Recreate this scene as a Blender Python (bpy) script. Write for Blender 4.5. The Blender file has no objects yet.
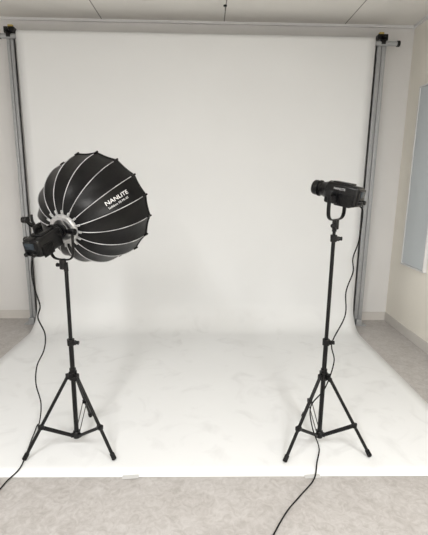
import bpy, bmesh, math, random
from mathutils import Vector as V, Matrix, Euler
random.seed(4)
sc = bpy.context.scene
COL = sc.collection
PI = math.pi
# ------------------------------------------------------------ camera
H = 1.35
F = 410.0
rot = Euler((math.radians(90-12), 0, math.radians(-1.3))).to_matrix() @ Matrix.Rotation(0.0125, 3, 'Z')
cd = bpy.data.cameras.new('camera'); cam = bpy.data.objects.new('camera', cd); COL.objects.link(cam)
cam.matrix_world = Matrix.Translation((0, 0, H)) @ rot.to_4x4()
cd.sensor_fit = 'VERTICAL'; cd.sensor_height = 24; cd.lens = 24*F/535; cd.clip_start = .02
sc.camera = cam
sc.view_settings.view_transform = 'Standard'
def ray(px, py): return rot @ V(((px-214)/F, -(py-267.5)/F, -1))
def atY(px, py, Y):
    d = ray(px, py); return V((0, 0, H)) + d*(Y/d.y)
def atX(px, py, X):
    d = ray(px, py); return V((0, 0, H)) + d*(X/d.x)
def onfloor(px, py, z=0.0):
    d = ray(px, py); return V((0, 0, H)) + d*((z-H)/d.z)

# ------------------------------------------------------------ materials
def mat(name, col, rough=.5, metal=0., var=.06, scale=20., bump=0., emit=0., coords='Object', spec=.5):
    m = bpy.data.materials.new(name); m.use_nodes = True
    n = m.node_tree.nodes; l = m.node_tree.links
    b = n['Principled BSDF']
    tc = n.new('ShaderNodeTexCoord'); nz = n.new('ShaderNodeTexNoise'); nz.inputs['Scale'].default_value = scale
    nz.inputs['Detail'].default_value = 4
    l.new(tc.outputs[coords], nz.inputs['Vector'])
    r = n.new('ShaderNodeValToRGB'); l.new(nz.outputs['Fac'], r.inputs['Fac'])
    r.color_ramp.elements[0].position = .3; r.color_ramp.elements[1].position = .7
    r.color_ramp.elements[0].color = (*[c*(1-var) for c in col], 1)
    r.color_ramp.elements[1].color = (*[min(1, c*(1+var)) for c in col], 1)
    l.new(r.outputs['Color'], b.inputs['Base Color'])
    b.inputs['Roughness'].default_value = rough; b.inputs['Metallic'].default_value = metal
    b.inputs['Specular IOR Level'].default_value = spec
    if bump:
        bp = n.new('ShaderNodeBump'); bp.inputs['Strength'].default_value = bump; bp.inputs['Distance'].default_value = .002
        l.new(nz.outputs['Fac'], bp.inputs['Height']); l.new(bp.outputs['Normal'], b.inputs['Normal'])
    if emit:
        b.inputs['Emission Color'].default_value = (*col, 1); b.inputs['Emission Strength'].default_value = emit
    return m
M_black = mat('black_plastic', (.004, .004, .0045), .26, 0, .2, 60, spec=.35)
M_blackm = mat('black_metal', (.004, .004, .0045), .28, .0, .2, 80, spec=.3)
M_fabric = mat('black_nylon', (.0025, .0025, .003), .36, 0, .3, 22, .5, spec=.28)
M_silver = mat('silver_lining', (.7, .7, .72), .3, .8, .05, 60, .2)
M_ring = mat('ring_silver', (.55, .55, .55), .35, .5, .25, 90)
M_piping = mat('white_piping', (.48, .48, .49), .5, .1, .5, 12)
M_diff = mat('diffuser_cloth', (.85, .85, .84), .8, 0, .02, 100)
M_paper = mat('white_paper', (.83, .84, .842), .75, 0, .015, 1.6, .0, spec=.25)
M_alu = mat('aluminium', (.40, .41, .42), .45, .25, .06, 40)
M_aludark = mat('dark_slot', (.20, .20, .205), .5, .3, .1, 40)
M_wall = mat('wall_paint', (.78, .77, .757), .85, 0, .015, 3)
M_wallr = mat('cream_paint', (.92, .885, .80), .85, 0, .015, 3)
M_base = mat('baseboard_vinyl', (.66, .635, .60), .6, 0, .03, 6)
M_blue = mat('pale_blue_board', (.60, .645, .67), .6, 0, .02, 4)
M_white = mat('white_frame', (.8, .8, .8), .5, 0, .02, 10)
M_print = mat('print_white', (.8, .8, .8), .6, 0, .01, 10)
M_print2 = mat('print_grey', (.6, .6, .6), .6, 0, .01, 10)
M_brass = mat('brass', (.55, .42, .12), .4, .3, .1, 30)
M_screen = mat('screen', (.02, .03, .04), .2, 0, .2, 30)
M_rubber = mat('rubber', (.008, .008, .008), .7, 0, .1, 60, spec=.2)
M_lamp = mat('lamp_diffuser', (1, .98, .94), .5, 0, .0, 10, emit=3.0)
M_tape = mat('clear_tape', (.60, .60, .59), .3, 0, .04, 30)
M_glass = mat('lens_glass', (.03, .03, .035), .08, 0, .1, 30)

# faint scuffs and soft shadows painted into the colour, only where paper lies on the floor (object z near 0)
def scuff_shade(m):
    n = m.node_tree.nodes; l = m.node_tree.links; b = n['Principled BSDF']
    tc = n.new('ShaderNodeTexCoord'); a = n.new('ShaderNodeTexNoise'); a.inputs['Scale'].default_value = 5; a.inputs['Detail'].default_value = 5; a.inputs['Distortion'].default_value = 1.2
    l.new(tc.outputs['Object'], a.inputs['Vector'])
    r = n.new('ShaderNodeValToRGB'); e = r.color_ramp.elements; e[0].position = .54; e[0].color = (0, 0, 0, 1); e[1].position = .76; e[1].color = (.30, .30, .30, 1)
    l.new(a.outputs['Fac'], r.inputs['Fac'])
    sp = n.new('ShaderNodeSeparateXYZ'); l.new(tc.outputs['Object'], sp.inputs[0])
    mr = n.new('ShaderNodeMapRange'); mr.inputs['From Min'].default_value = .02; mr.inputs['From Max'].default_value = .2; mr.inputs['To Min'].default_value = 1; mr.inputs['To Max'].default_value = 0
    l.new(sp.outputs[2], mr.inputs['Value'])
    mu = n.new('ShaderNodeMath'); mu.operation = 'MULTIPLY'; l.new(r.outputs['Color'], mu.inputs[0]); l.new(mr.outputs[0], mu.inputs[1])
    src = b.inputs['Base Color'].links[0].from_socket
    mx = n.new('ShaderNodeMix'); mx.data_type = 'RGBA'; l.new(mu.outputs[0], mx.inputs[0]); l.new(src, mx.inputs[6]); mx.inputs[7].default_value = (.56, .56, .56, 1)
    l.new(mx.outputs[2], b.inputs['Base Color'])
scuff_shade(M_paper)

def floor_mat():
    m = bpy.data.materials.new('marbled_vinyl_floor'); m.use_nodes = True
    n = m.node_tree.nodes; l = m.node_tree.links; b = n['Principled BSDF']
    tc = n.new('ShaderNodeTexCoord')
    n1 = n.new('ShaderNodeTexNoise'); n1.inputs['Scale'].default_value = 7.5; n1.inputs['Detail'].default_value = 10; n1.inputs['Roughness'].default_value = .70; n1.inputs['Distortion'].default_value = 1.5
    n2 = n.new('ShaderNodeTexNoise'); n2.inputs['Scale'].default_value = 24; n2.inputs['Detail'].default_value = 8; n2.inputs['Roughness'].default_value = .72; n2.inputs['Distortion'].default_value = 1.6
    l.new(tc.outputs['Object'], n1.inputs['Vector']); l.new(tc.outputs['Object'], n2.inputs['Vector'])
    r1 = n.new('ShaderNodeValToRGB'); e = r1.color_ramp.elements
    e[0].position = .36; e[0].color = (.395, .37, .352, 1); e[1].position = .64; e[1].color = (.53, .51, .495, 1)
    r2 = n.new('ShaderNodeValToRGB'); e = r2.color_ramp.elements
    e[0].position = .38; e[0].color = (.37, .345, .325, 1); e[1].position = .60; e[1].color = (.565, .545, .53, 1)
    l.new(n1.outputs['Fac'], r1.inputs['Fac']); l.new(n2.outputs['Fac'], r2.inputs['Fac'])
    mx = n.new('ShaderNodeMix'); mx.data_type = 'RGBA'; mx.inputs[0].default_value = .5
    l.new(r1.outputs['Color'], mx.inputs[6]); l.new(r2.outputs['Color'], mx.inputs[7])
    l.new(mx.outputs[2], b.inputs['Base Color'])
    b.inputs['Roughness'].default_value = .38; b.inputs['Specular IOR Level'].default_value = .35
    return m
def ceil_mat(x0, pitch):
    m = mat('ceiling_board', (.87, .85, .81), .9, 0, .015, 5)
    n = m.node_tree.nodes; l = m.node_tree.links; b = n['Principled BSDF']
    tc = n.new('ShaderNodeTexCoord'); sp = n.new('ShaderNodeSeparateXYZ'); l.new(tc.outputs['Object'], sp.inputs[0])
    a = n.new('ShaderNodeMath'); a.operation = 'SUBTRACT'; a.inputs[1].default_value = x0-pitch*20.5; l.new(sp.outputs[0], a.inputs[0])
    d = n.new('ShaderNodeMath'); d.operation = 'DIVIDE'; d.inputs[1].default_value = pitch; l.new(a.outputs[0], d.inputs[0])
    f = n.new('ShaderNodeMath'); f.operation = 'FRACT'; l.new(d.outputs[0], f.inputs[0])
    s = n.new('ShaderNodeMath'); s.operation = 'SUBTRACT'; s.inputs[1].default_value = .5; l.new(f.outputs[0], s.inputs[0])
    ab = n.new('ShaderNodeMath'); ab.operation = 'ABSOLUTE'; l.new(s.outputs[0], ab.inputs[0])
    lt = n.new('ShaderNodeMath'); lt.operation = 'LESS_THAN'; lt.inputs[1].default_value = .0045; l.new(ab.outputs[0], lt.inputs[0])
    src = b.inputs['Base Color'].links[0].from_socket
    mx = n.new('ShaderNodeMix'); mx.data_type = 'RGBA'; l.new(lt.outputs[0], mx.inputs[0]); l.new(src, mx.inputs[6]); mx.inputs[7].default_value = (.36, .34, .31, 1)
    l.new(mx.outputs[2], b.inputs['Base Color'])
    return m

# ------------------------------------------------------------ mesh builder (world coordinates)
class MB:
    def __init__(s): s.bm = bmesh.new()
    def box(s, c, size, R=None, bev=0., taper=1.0):
        b = bmesh.new(); bmesh.ops.create_cube(b, size=1)
        for v in b.verts:
            k = taper if v.co.x < 0 else 1.0
            v.co = V((v.co.x*size[0], v.co.y*size[1]*k, v.co.z*size[2]*k))
        if bev: bmesh.ops.bevel(b, geom=b.edges[:], offset=bev, segments=3, profile=.5, affect='EDGES')
        X = Matrix.Translation(c) @ (R.to_4x4() if R else Matrix.Identity(4))
        b.transform(X); me = bpy.data.meshes.new('t'); b.to_mesh(me); s.bm.from_mesh(me); bpy.data.meshes.remove(me); b.free(); return s
    def lathe(s, o, ax, prof, seg=32, closed=False):
        ax = V(ax).normalized(); u = ax.orthogonal().normalized(); w = ax.cross(u); rings = []
        for z, r in prof:
            if r < 1e-6: rings.append([s.bm.verts.new(V(o)+ax*z)])
            else: rings.append([s.bm.verts.new(V(o)+ax*z+(u*math.cos(2*PI*k/seg)+w*math.sin(2*PI*k/seg))*r) for k in range(seg)])
        pr = list(zip(rings, rings[1:])) + ([(rings[-1], rings[0])] if closed else [])
        for a, b in pr:
            for k in range(seg):
                q = (k+1) % seg
                if len(a) == 1 and len(b) == 1: continue
                if len(a) == 1: s.bm.faces.new((a[0], b[q], b[k]))
                elif len(b) == 1: s.bm.faces.new((a[k], a[q], b[0]))
                else: s.bm.faces.new((a[k], a[q], b[q], b[k]))
        return s
    def cyl(s, p0, p1, r0, r1=None, seg=24, bev=0.0):
        p0 = V(p0); p1 = V(p1); L = (p1-p0).length; r1 = r0 if r1 is None else r1
        bv = bev or min(r0, r1, L/2)*.12
        return s.lathe(p0, p1-p0, [(0, 0), (0, r0-bv), (bv, r0), (L-bv, r1), (L, r1-bv), (L, 0)], seg)
    def tube(s, pts, r, seg=10, flat=None):
        pts = [V(p) for p in pts]; n = len(pts)
        T = [(pts[min(i+1, n-1)]-pts[max(i-1, 0)]).normalized() for i in range(n)]
        u = T[0].orthogonal().normalized() if flat is None else V(flat).normalized()
        rings = []
        for i in range(n):
            if flat is None:
                if i: u = (T[i-1].rotation_difference(T[i]) @ u)
            u = (u-T[i]*u.dot(T[i])).normalized(); w = T[i].cross(u)
            ru, rw = (r, r) if not isinstance(r, tuple) else r
            rings.append([s.bm.verts.new(pts[i]+u*math.cos(2*PI*k/seg)*ru+w*math.sin(2*PI*k/seg)*rw) for k in range(seg)])
        for a, b in zip(rings, rings[1:]):
            for k in range(seg): s.bm.faces.new((a[k], a[(k+1) % seg], b[(k+1) % seg], b[k]))
        s.bm.faces.new(rings[0][::-1]); s.bm.faces.new(rings[-1]); return s
    def build(s, name, m, root=None, parent=None, smooth=True, rec=True):
        if rec: bmesh.ops.recalc_face_normals(s.bm, faces=s.bm.faces[:])
        if smooth:
            for f in s.bm.faces: f.smooth = True
            for e in s.bm.edges:
                if len(e.link_faces) == 2 and e.calc_face_angle(0) > .6: e.smooth = False
        if root is not None: org = root.location.copy()
        else:
            xs = [v.co for v in s.bm.verts]
            org = V(((min(p.x for p in xs)+max(p.x for p in xs))/2, (min(p.y for p in xs)+max(p.y for p in xs))/2, min(p.z for p in xs)))
        s.bm.transform(Matrix.Translation(-org))
        me = bpy.data.meshes.new(name); s.bm.to_mesh(me); s.bm.free(); me.materials.append(m)
        o = bpy.data.objects.new(name, me); COL.objects.link(o)
        if root is None: o.location = org
        else: o.parent = parent or root
        return o
def thing(name, label, cat, loc, group=None):
    o = bpy.data.objects.new(name, None); COL.objects.link(o); o.location = loc; o.empty_display_size = .1
    o['label'] = label; o['category'] = cat
    if group: o['group'] = group
    return o
def tag(o, label, cat): o['label'] = label; o['category'] = cat; return o
def struct(o): o['kind'] = 'structure'; return o
def smooth_path(pts, sub=8, zmin=None):
    P = [V(p) for p in pts]; P = [P[0]*2-P[1]]+P+[P[-1]*2-P[-2]]; out = []
    for i in range(1, len(P)-2):
        for k in range(sub):
            t = k/sub; a, b, c, d = P[i-1:i+3]
            out.append(.5*((2*b)+(c-a)*t+(2*a-5*b+4*c-d)*t*t+(3*b-a-3*c+d)*t**3))
    out.append(P[-2])
    if zmin is not None:
        for p in out: p.z = max(p.z, zmin)
    return out
def text_mesh(txt, size, bold=0.0, space=1.0):
    c = bpy.data.curves.new('t', 'FONT'); c.body = txt; c.size = size; c.offset = bold; c.space_character = space
    o = bpy.data.objects.new('t', c); COL.objects.link(o); bpy.context.view_layer.update()
    me = bpy.data.meshes.new_from_object(o.evaluated_get(bpy.context.evaluated_depsgraph_get()))
    bpy.data.objects.remove(o); bm = bmesh.new(); bm.from_mesh(me); bpy.data.meshes.remove(me)
    bmesh.ops.triangulate(bm, faces=bm.faces[:])
    x0 = min(v.co.x for v in bm.verts)
    for v in bm.verts: v.co.x -= x0
    return bm

# ------------------------------------------------------------ room
YW = (onfloor(15, 318).y + onfloor(385, 320).y)/2
ZC = atY(214, 22, YW).z
XR = atY(385, 316, YW).x
XL = -3.2; YR = -2.6
seam_x = atY(224, 26, YW).x
pitch = (atY(346, 26, YW).x-atY(104, 26, YW).x)/2
T = .1
def wallbox(name, a, b, m):
    a = V(a); b = V(b); return struct(MB().box((a+b)/2, b-a).build(name, m, smooth=False))
wallbox('floor', (XL-T, YR-T, -T), (XR+T, YW+T, 0), floor_mat())
o = wallbox('ceiling', (XL-T, YR-T, ZC), (XR+T, YW+T, ZC+T), ceil_mat(0, pitch))
o.data.materials[0] = ceil_mat(seam_x-o.location.x, pitch)
wallbox('wall_back', (XL, YW, 0), (XR, YW+T, ZC), M_wall)
wallbox('wall_right', (XR, YR, 0), (XR+T, YW+T, ZC), M_wallr)
wallbox('wall_left', (XL-T, YR, 0), (XL, YW+T, ZC), M_wall)
wallbox('wall_front', (XL, YR-T, 0), (XR, YR, ZC), M_wall)
BH = .085
wallbox('baseboard_back', (XL, YW-.008, 0), (XR-.008, YW, BH), M_base)
wallbox('baseboard_right', (XR-.008, YR, 0), (XR, YW, BH), M_base)
wallbox('trim_1', (XL, YW-.02, ZC-.02), (XR-.02, YW, ZC), M_white)
wallbox('trim_2', (XR-.02, YR, ZC-.02), (XR, YW, ZC), M_white)

# pale blue board on the right wall
pa = atX(418, 88, XR-.03); pb = atX(403, 264, XR-.03)
y1 = (pa.y+pb.y)/2; y0 = atX(422, 276, XR-.03).y
wb = thing('wall_board', 'pale blue board with a thin white frame hung on the cream wall', 'board', (XR-.015, (y0+y1)/2, pb.z))
MB().box((XR-.014, (y0+y1)/2, (pa.z+pb.z)/2), (.026, y1-y0-.02, pa.z-pb.z-.02)).build('panel', M_blue, wb)
f = MB()
for z in (pa.z, pb.z): f.box((XR-.016, (y0+y1)/2, z), (.031, y1-y0+.02, .012), None, .002)
for y in (y0, y1): f.box((XR-.016, y, (pa.z+pb.z)/2), (.031, .012, pa.z-pb.z+.010), None, .002)
f.build('frame', M_white, wb)

# small dark hook on the ceiling
hk = atY(225, 17, YW-.35)
hx = hk.x
hr = thing('ceiling_hook', 'small dark hook fixed to the ceiling above the backdrop', 'hook', (hx, YW-.35, ZC-.04))
MB().cyl((hx, YW-.35, ZC-.008), (hx, YW-.35, ZC), .014).build('mounting_plate', M_blackm, hr)
MB().tube([(hx, YW-.35+.012*math.sin(a), ZC-.026-.012*math.cos(a)) for a in [k*PI/8 for k in range(-4, 9)]], .002, 8).build('hook_loop', M_blackm, hr)

# ceiling lights behind / above the photographer
for i, (x, y, pw) in enumerate([(-.95, .0, 34), (.95, .0, 34), (-.95, -1.6, 42), (.95, -1.6, 42)]):
    lab = ['long white ceiling light nearest the softbox', 'long white ceiling light nearest the bare studio lamp',
           'long white ceiling light at the rear on the left', 'long white ceiling light at the rear on the right'][i]
    t = thing('ceiling_light', lab, 'ceiling light', (x, y, ZC-.06), 'fluorescent ceiling lights')
    h_ = MB(); h_.box((x, y, ZC-.012), (.26, 1.24, .024), None, .004); h_.build('housing', M_white, t)
    MB().box((x, y, ZC-.04), (.2, 1.18, .034), None, .012).build('diffuser', M_lamp, t)
    ld = bpy.data.lights.new('ceiling_lamp', 'AREA'); ld.shape = 'RECTANGLE'; ld.size = .14; ld.size_y = .9; ld.energy = pw; ld.color = (1, .994, .985)
    lo = bpy.data.objects.new('ceiling_lamp', ld); COL.objects.link(lo); lo.parent = t; lo.location = (0, 0, -.005)
w = bpy.data.worlds.new('World'); sc.world = w; w.use_nodes = True
w.node_tree.nodes['Background'].inputs[0].default_value = (.8, .85, .9, 1); w.node_tree.nodes['Background'].inputs[1].default_value = .3

# ------------------------------------------------------------ paper backdrop
YB = onfloor(352, 326).y-.02
YF = onfloor(214, 477).y
XPL = (atY(20, 60, YB).x+atY(35, 300, YB).x)/2
XPR = (atY(378, 60, YB).x+atY(350, 300, YB).x)/2
ZT = atY(200, 32, YB).z
RR = .045; RAD = .24
bd = thing('paper_backdrop', 'wide white seamless paper backdrop sweeping down onto the floor', 'backdrop', ((XPL+XPR)/2, (YB+YF)/2, 0))
prof = []
zr = ZT-RR
for k in range(7):
    a = PI/2-k/6*PI/2; prof.append((YB+RR-RR*math.cos(a), zr+RR*math.sin(a)))
for k in range(1, 16): prof.append((YB+.02*math.sin(k/16*PI)*.4, zr+(RAD-zr)*k/16))
for k in range(0, 13):
    a = k/12*PI/2; prof.append((YB-RAD+RAD*math.cos(a), .003+RAD-RAD*math.sin(a)))
nf = 24
for k in range(1, nf+1): prof.append((YB-RAD+(YF-YB+RAD)*k/nf, .003))
m = MB(); nx = 40; rows = []
for i, (y, z) in enumerate(prof):
    row = []
    for j in range(nx+1):
        x = XPL+(XPR-XPL)*j/nx
        wv = .006*math.sin(x*3.1+1)*math.sin(min(1, z/.5)*PI/2) if i > 7 else 0
        row.append(m.bm.verts.new((x, y+wv, z)))
    rows.append(row)
for a, b in zip(rows, rows[1:]):
    for j in range(nx): m.bm.faces.new((a[j], b[j], b[j+1], a[j+1]))
sh = m.build('paper_sheet', M_paper, bd)
so = sh.modifiers.new('thick', 'SOLIDIFY'); so.thickness = .0015; so.offset = -1
MB().lathe((XPL, YB+RR, zr), (1, 0, 0), [(0, RR-.003), (XPR-XPL, RR-.003), (XPR-XPL, .026), (0, .026)], 40, True).build('paper_roll', M_paper, bd)

# ------------------------------------------------------------ backdrop stand
PYL = YB+.075
xl = (atY(13, 60, PYL).x+atY(32, 300, PYL).x)/2; xr = (atY(384, 60, PYL).x+atY(355, 300, PYL).x)/2
bs = thing('backdrop_stand', 'grey metal frame of two posts and a crossbar carrying the white paper', 'stand', ((xl+xr)/2, PYL, 0))
for sgn, x in ((-1, xl), (1, xr)):
    p = MB()
    hw = .028 if sgn < 0 else .038
    p.box((x, PYL+.008, (ZT+.03)/2+.004), (hw*2, .024, ZT+.02), None, .003)
    for q in (-1, 1): p.box((x+q*(hw/2+.0015), PYL, (ZT+.03)/2+.004), (hw-.003, .04, ZT+.02), None, .003)
    po = p.build('post', M_alu, bs)
    MB().box((x, PYL+.001, (ZT+.02)/2+.006), (.0035, .03, ZT+.01)).build('groove', M_aludark, bs, po, smooth=False)
    b = MB().box((x, PYL, .005), (.14, .12, .01), None, .002)
    b.box((x, PYL-.04, .035), (.05, .04, .06), None, .004)
    b.build('foot_plate', M_alu, bs)
    k = MB().box((x, PYL, ZT+.005), (.085, .06, .05), None, .005); k.box((x, PYL-.035, ZT-.035), (.04, .03, .04), None, .005)
    k.build('bracket', M_blackm, bs)
    MB().cyl((x, PYL-.04, ZT+.0), (x, PYL-.075, ZT+.0), .018, .014, 12).build('knob', M_black, bs)
    MB().box((x-.012*sgn, PYL-.012, ZT+.037), (.04, .03, .016), None, .004).build('brass_latch', M_brass, bs)
MB().cyl((xl-.08, YB+RR, zr), (xr+.13, YB+RR, zr), .019).build('crossbar', M_alu, bs)
for sgn, x in ((-1, xl-.08), (1, xr+.13)):
    MB().cyl((x-sgn*.012, YB+RR, zr), (x+sgn*.012, YB+RR, zr), .024).build('end_cap', M_black, bs)

# tape on the front edge
for px, lab in ((131, 'strip of clear tape holding the paper edge near the softbox stand'), (312, 'strip of clear tape holding the paper edge in front of the bare lamp')):
    p = onfloor(px, 476)
    tag(MB().box((p.x, YF-.004, .0055), (.075, .025, .0012), Matrix.Rotation(.08, 3, 'Z')).build('tape_strip', M_tape, smooth=False), lab, 'tape')

# ------------------------------------------------------------ light stand
def light_stand(x, y, top, jts, a0, label):
    t = thing('light_stand', label, 'light stand', (x, y, .003), 'tripod light stands')
    z0 = .003
    P = lambda z: V((x, y, z))
    ch = .40; lh = .065
    MB().cyl(P(lh-.02), P(jts[0]), .0115).build('lower_tube', M_blackm, t)
    MB().cyl(P(jts[0]-.01), P(jts[1] if len(jts) > 1 else top-.03), .0092).build('middle_tube', M_blackm, t)
    if len(jts) > 1: MB().cyl(P(jts[1]-.01), P(top-.03), .0075).build('upper_tube', M_blackm, t)
    for i, j in enumerate(jts):
        r = .018-.002*i
        c = MB().cyl(P(j-.028), P(j+.006), r*.95, r); c.box(P(j-.012)+V((r, -.004, 0)), (.02, .014, .022), None, .003)
        cc = c.build('clamp', M_black, t)
        k = MB().cyl(P(j-.012)+V((r+.006, -.004, 0)), P(j-.012)+V((r+.022, -.006, 0)), .008, .010, 12); k.build('clamp_knob', M_black, t, cc)
    MB().cyl(P(top-.045), P(top-.002), .011, .0095).build('spigot', M_blackm, t)
    col = MB().cyl(P(ch-.03), P(ch+.012), .02)
    for k in range(3):
        a = a0+k*2*PI/3; d = V((math.cos(a), math.sin(a), 0)); R = Matrix.Rotation(a, 3, 'Z')
        col.box(P(ch-.008)+d*.024, (.022, .02, .028), R, .003)
    col.cyl(P(ch+.012), P(ch+.03), .016)
    cc = col.build('leg_collar', M_black, t)
    MB().cyl(P(ch-.01)+V((.012, -.018, 0)), P(ch-.01)+V((.022, -.042, 0)), .009, .012, 12).build('collar_knob', M_black, t, cc)
    lc = MB().cyl(P(lh-.02), P(lh+.018), .0175)
    for k in range(3):
        a = a0+k*2*PI/3; d = V((math.cos(a), math.sin(a), 0)); R = Matrix.Rotation(a, 3, 'Z')
        lc.box(P(lh)+d*.02, (.018, .016, .02), R, .002)
    lc.build('brace_collar', M_black, t)
    for k in range(3):
        a = a0+k*2*PI/3; d = V((math.cos(a), math.sin(a), 0)); tn = V((-d.y, d.x, 0))
        A = P(ch-.012)+d*.028; B = P(z0+.012)+d*.25
        lg = MB().tube([A, A.lerp(B, .5), B], .0082, 14).build('leg', M_blackm, t)
        dr = (B-A).normalized()
        MB().cyl(B-dr*.03, B+dr*.006, .011, .0115, 16, .003).build('rubber_foot', M_rubber, t, lg)
        q = A.lerp(B, .62)
        br = MB()
        for s_ in (-1, 1): br.tube([P(lh)+d*.024+tn*s_*.009, q+tn*s_*.0105], (.0016, .006), 8, flat=tn)
        br.box(q, (.028, .024, .024), Matrix.Rotation(a, 3, 'Z'), .005)
        br.build('brace', M_blackm, t)
    return t
YS = 1.90
pL = atY(77, 438, YS); pR = atY(319, 438, YS)
topL = atY(67, 262, YS).z; topR = atY(341, 222, YS).z
light_stand(pL.x, YS, topL, [atY(72, 340, YS).z], PI/2, 'black tripod light stand under the big black softbox')
light_stand(pR.x, YS, topR, [atY(330, 340, YS).z, atY(338, 236, YS).z], PI/2+.09, 'black tripod light stand under the small bare studio lamp')

# ------------------------------------------------------------ studio light head
def head(name, label, P, fwd, yoke_h, yw, b0, b1, barrel_end, Hh, group):
    fwd = V(fwd).normalized(); up0 = V((0, 0, 1)); left = up0.cross(fwd).normalized(); up = fwd.cross(left)
    R = Matrix((fwd, left, up)).transposed()
    L = lambda a, b, c: P+R @ V((a, b, c))
    t = thing(name, label, 'studio light', P-up0*yoke_h, group)
    W = .09; cl = b1-b0; cx = (b0+b1)/2
    b = MB().box(L(cx, 0, 0), (cl, W, Hh), R, .012, .9)
    b.box(L(cx+.01, 0, Hh/2-.004), (cl*.6, W*.6, .018), R, .004)
    b.box(L(cx-.01, 0, -Hh/2+.006), (cl*.5, W*.7, .018), R, .004)
    body = b.build('body', M_black, t)
    for s_ in (-1, 1):
        v = MB()
        v.box(L(b0+.049, s_*(W/2-.001), -.02), (.065, .004, .05), R, .0005)
        for k in range(7): v.box(L(b0+.022+k*.009, s_*(W/2+.001), -.02), (.0035, .004, .045), R, .0008)
        v.build('cooling_fins', M_blackm, t, body)
    rp = MB().box(L(b0-.002, 0, 0), (.01, W*.74, Hh*.74), R, .003).build('rear_panel', M_blackm, t)
    MB().box(L(b0-.0085, 0, .014), (.003, .045, .028), R, .001).build('display', M_screen, t, rp)
    for s_ in (-1, 1):
        MB().cyl(L(b0-.006, s_*.02, -.020), L(b0-.022, s_*.02, -.020), .010, .0090, 20).build('dial', M_black, t, rp)
    if barrel_end > b1+.02:
        br = MB(); n = [(-.01, .0), (-.01, .045), (.004, .045), (.014, .038), (.03, .033)]
        e = barrel_end-b1
        n += [(e*.50, .031), (e*.53, .034), (e*.66, .035), (e*.68, .033), (e*.82, .035), (e*.95, .034), (e, .031), (e, .028), (e-.01, .026), (e-.012, 0)]
        br.lathe(L(b1-.004, 0, .006), fwd, n, 36); ba = br.build('lens_barrel', M_black, t)
        MB().lathe(L(b1-.004, 0, .006), fwd, [(e-.011, 0.025), (e-.004, .018), (e-.001, 0)], 28).build('front_lens', M_glass, t, ba)
        MB().lathe(L(b1-.004, 0, .006), fwd, [z for k in range(5) for z in ((e*(.54+k*.024), .0355), (e*(.552+k*.024), .0370))]+[(e*.66, .033), (e*.54, .033)], 36, True).build('grip_ring', M_blackm, t, ba)
    else:
        MB().lathe(L(b1-.004, 0, 0), fwd, [(0, 0), (0, .046), (.02, .048), (barrel_end-b1+.004, .046), (barrel_end-b1+.004, 0)], 36).build('mount_barrel', M_black, t)
    w = yw; lv = left
    pts = [(-w, .012), (-w, -yoke_h*.35), (-w, -yoke_h*.62), (-w*.9, -yoke_h*.8), (-w*.6, -yoke_h*.9), (0, -yoke_h*.92), (w*.6, -yoke_h*.9), (w*.9, -yoke_h*.8), (w, -yoke_h*.62), (w, -yoke_h*.35), (w, .012)]
    yk = MB().tube([P+lv*q.x+up0*q.y for q in smooth_path([V((p[0], p[1], 0)) for p in pts], 4)], (.0095, .0042), 12, flat=up0.cross(lv))
    yo = yk.build('yoke', M_blackm, t)
    for s_ in (-1, 1):
        MB().cyl(P+lv*s_*(W/2-.006), P+lv*s_*(w+.016), .012, .016, 14).build('tilt_knob', M_black, t, yo)
    MB().cyl(P-up0*(yoke_h*.9), P-up0*(yoke_h+.034), .0155, .0155).build('stand_socket', M_black, t)
    q = P-up0*(yoke_h+.016)
    MB().cyl(q+lv*.012, q+lv*.034, .007, .010, 12).build('socket_knob', M_black, t)
    bm = text_mesh('NANLITE', .0130, .0001, 1.05)
    xd = -fwd
    for vv in bm.verts: vv.co = L(cx+.035, W/2+.0022, .020)+xd*vv.co.x+up*vv.co.y
    m_ = MB(); m_.bm.free(); m_.bm = bm; m_.build('logo_print', M_print2, t, body, smooth=False, rec=False)
    return t, R, L

# right lamp
thR = math.radians(42)
YH = .132
PR = V((pR.x+.004, YS, topR+YH))
fR = V((-math.cos(thR), math.sin(thR), .17))
tR, RR_, LR = head('studio_light', 'small bare studio lamp with a short lens barrel pointing left', PR, fR, YH, .084, -.108, .044, .128, .098, 'studio lamps')

# left lamp behind softbox
ax = V((.31, .905, .27)).normalized()
PL = V((pL.x-.014, YS, topL+.145))
tL, RL_, LL = head('studio_light', 'studio lamp fixed to the back of the black softbox', PL, ax, .145, .062, -.20, -.045, .01, .088, 'studio lamps')
bk = MB().box(LL(-.105, .028, .056), (.05, .012, .036), RL_, .003)
bk.tube([LL(-.115, .03, .065), LL(-.135, .034, .085), LL(-.150, .036, .112)], (.0085, .0055), 10, flat=V((0, 0, 1)))
bk = bk.build('top_bracket', M_black, tL)
MB().cyl(LL(-.150, .024, .110), LL(-.150, .052, .110), .015, .013, 14).build('bracket_knob', M_black, tL, bk)
MB().tube([LL(-.105, .034, .06), LL(-.10, .05, .085), LL(-.085, .06, .108)], (.006, .006), 10).build('clamp_lever', M_blackm, tL, bk)
MB().cyl(LL(-.145, .038, .015), LL(-.145, .075, .015), .018, .015, 14).build('side_knob', M_black, tL)

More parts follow.
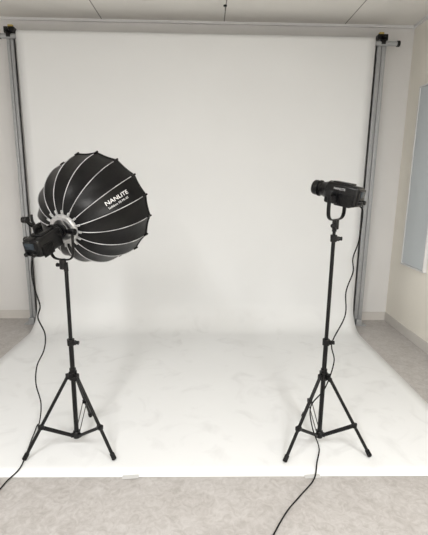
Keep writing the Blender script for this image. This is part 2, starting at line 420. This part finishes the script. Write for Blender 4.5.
# ------------------------------------------------------------ softbox
hub = PL+ax*.03
vd = (hub-V((0, 0, H))).normalized()
e1 = (-vd+ax*vd.dot(ax)).normalized(); e2 = ax.cross(e1)
R0, R1, D = .06, .284, .32; NR = 16
up_scr = rot @ V((0, 1, 0)); sgn = -1 if e2.dot(up_scr) > 0 else 1
phic = sgn*PI/NR*.2
def pf(t):
    th = t*PI/2; return D*(1-math.cos(th)), R0+(R1-R0)*math.sin(th)
def gore(t, r, dp):
    sag = .005*math.sin(min(1, t*1.15+.05)*PI*.62)
    return r*math.cos(PI/NR)/math.cos(dp) - sag*math.cos(dp*NR/2)
def sp(t, phi, off=0.0, g=True):
    z, r = pf(t)
    th = t*PI/2
    dz, dr = D*math.sin(th), (R1-R0)*math.cos(th); n = math.hypot(dz, dr) or 1; nz, nr = -dr/n, dz/n
    dp = ((phi+PI/NR) % (2*PI/NR))-PI/NR
    r2 = gore(t, r, dp) if g else r
    phi += phic
    return hub+ax*(z+nz*off)+(e1*math.cos(phi)+e2*math.sin(phi))*(r2+nr*off)
SEAM = [(k+.5)*2*PI/NR for k in range(NR)]
sb = thing('softbox', 'large round black softbox with white seams facing the paper backdrop', 'softbox', hub)
def shell(off, flip):
    m = MB(); rows = []; S = 8; nt = 18
    for i in range(nt+1):
        rows.append([m.bm.verts.new(sp(i/nt, (k+.0)*2*PI/(NR*S), off)) for k in range(NR*S)])
    for a, b in zip(rows, rows[1:]):
        for k in range(NR*S):
            q = (k+1) % (NR*S); m.bm.faces.new((a[k], a[q], b[q], b[k]) if not flip else (a[k], b[k], b[q], a[q]))
    return m
sh_ = shell(0, False).build('fabric_shell', M_fabric, sb)
shell(-.004, True).build('silver_lining', M_silver, sb, sh_)
m = MB(); z = D-.02; c0 = m.bm.verts.new(hub+ax*(z+.006))
rg = [m.bm.verts.new(hub+ax*z+(e1*math.cos(s+phic)+e2*math.sin(s+phic))*(R1-.014)) for s in SEAM]
for k in range(NR): m.bm.faces.new((c0, rg[k], rg[(k+1) % NR]))
m.build('front_diffuser', M_diff, sb)
m = MB(); R3 = []
for k in range(NR*8):
    p = sp(1, k*2*PI/(NR*8), .001)
    d = (p-hub-ax*D).normalized()
    R3.append([m.bm.verts.new(p+d*math.cos(q*PI/4)*.004+ax*math.sin(q*PI/4)*.007) for q in range(8)])
for k in range(len(R3)):
    a = R3[k]; b = R3[(k+1) % len(R3)]
    for q in range(8): m.bm.faces.new((a[q], a[(q+1) % 8], b[(q+1) % 8], b[q]))
m.build('rim_band', M_fabric, sb)
for phi in SEAM:
    r = MB().tube([sp(.06+i/18*.88, phi, .0010) for i in range(19)], .0018, 8).build('seam_piping', M_piping, sb)
    a = sp(.95, phi, .002); b_ = sp(1, phi, .003); d = (b_-a).normalized()
    MB().cyl(a, b_+d*.007+(b_-hub-ax*D).normalized()*.001, .0045, .0055, 12).build('rib_tip', M_black, sb, r)
sr = MB().lathe(hub-ax*.018, ax, [(0, .05), (0, .066), (.008, .071), (.018, .072), (.022, .068), (.022, .05)], 48, True).build('mounting_ring', M_ring, sb)
for s_ in SEAM:
    phi = s_+phic; d = e1*math.cos(phi)+e2*math.sin(phi); w_ = ax.cross(d); Rm = Matrix((d, w_, ax)).transposed()
    cm = MB().box(hub-ax*.004+d*.080, (.026, .010, .009), Rm, .0015)
    cm.box(hub-ax*.009+d*.080, (.014, .004, .005), Rm, .001)
    cm.build('rod_clip', M_ring, sb, sr)
N = 200; arc = [0]
for i in range(N):
    z0, r0 = pf(i/N); z1, r1 = pf((i+1)/N); arc.append(arc[-1]+math.hypot(z1-z0, r1-r0))
def t_of(s):
    for i in range(N):
        if arc[i+1] >= s: return (i+(s-arc[i])/(arc[i+1]-arc[i]))/N
    return 1
def wrap_text(txt, size, bold, s0, lat, length, name):
    bm = text_mesh(txt, size, bold); Lx = max(v.co.x for v in bm.verts); k = length/Lx
    bmesh.ops.subdivide_edges(bm, edges=bm.edges[:], cuts=1)
    for v in bm.verts:
        t = t_of(s0+v.co.x*k); z, r = pf(t); lt = lat+v.co.y
        dp = math.atan2(lt, r); c = gore(t, r, dp)*math.cos(dp)
        th = t*PI/2; dz, dr = D*math.sin(th), (R1-R0)*math.cos(th); n = math.hypot(dz, dr); off = .0025
        d = e1*math.cos(phic)+e2*math.sin(phic)
        nv = (ax*(-dr/n)+d*(dz/n)); u = (ax*(dz/n)+d*(dr/n)); upv = nv.cross(u)
        v.co = hub+ax*z+d*c+nv*off+upv*lt
    m_ = MB(); m_.bm.free(); m_.bm = bm; m_.build(name, M_print, sb, sh_, smooth=False, rec=False)
wrap_text('NANLITE', .027, .0003, arc[int(N*.49)], -.004, .14, 'logo_print')
wrap_text('Softbox SB-PR-60', .014, .0, arc[int(N*.495)], -.024, .122, 'model_print')

# ------------------------------------------------------------ cables
z = .010
pts = [LL(-.21, .0, -.035), LL(-.225, .0, -.06), atY(32, 276, YS-.16), atY(35, 290, YS-.14), atY(40, 306, YS-.12), atY(38, 318, YS-.11), atY(45, 334, YS-.10), atY(44, 350, YS-.09), atY(37, 366, YS-.08), atY(36, 384, YS-.08), atY(41, 404, YS-.03), onfloor(39, 424, z), onfloor(33, 436, z)]
pts += [onfloor(px, py, z) for px, py in ((27, 452), (20, 468), (7, 481), (-3, 493), (-14, 508))]
tag(MB().tube(smooth_path(pts, 8, .0085), .0032, 8).build('power_cable', M_rubber), 'black power cable hanging from the softbox lamp to the floor', 'cable')
pts = [LR(-.115, .0, -.035), LR(-.135, .0, -.06), atY(359, 240, YS-.05), atY(353, 258, YS-.05), atY(353, 272, YS-.045), atY(346, 292, YS-.04), atY(345, 316, YS-.04), atY(332, 343, YS-.04), atY(334, 362, YS-.04), atY(325, 388, YS-.05), atY(311, 406, YS-.06), atY(312, 426, YS-.07), onfloor(319, 448, z)]
pts += [onfloor(px, py, z) for px, py in ((317, 462), (314, 479), (300, 496), (288, 510), (276, 530), (266, 552))]
tag(MB().tube(smooth_path(pts, 8, .0085), .0032, 8).build('power_cable', M_rubber), 'black power cable running down the bare lamp stand and off the paper', 'cable')
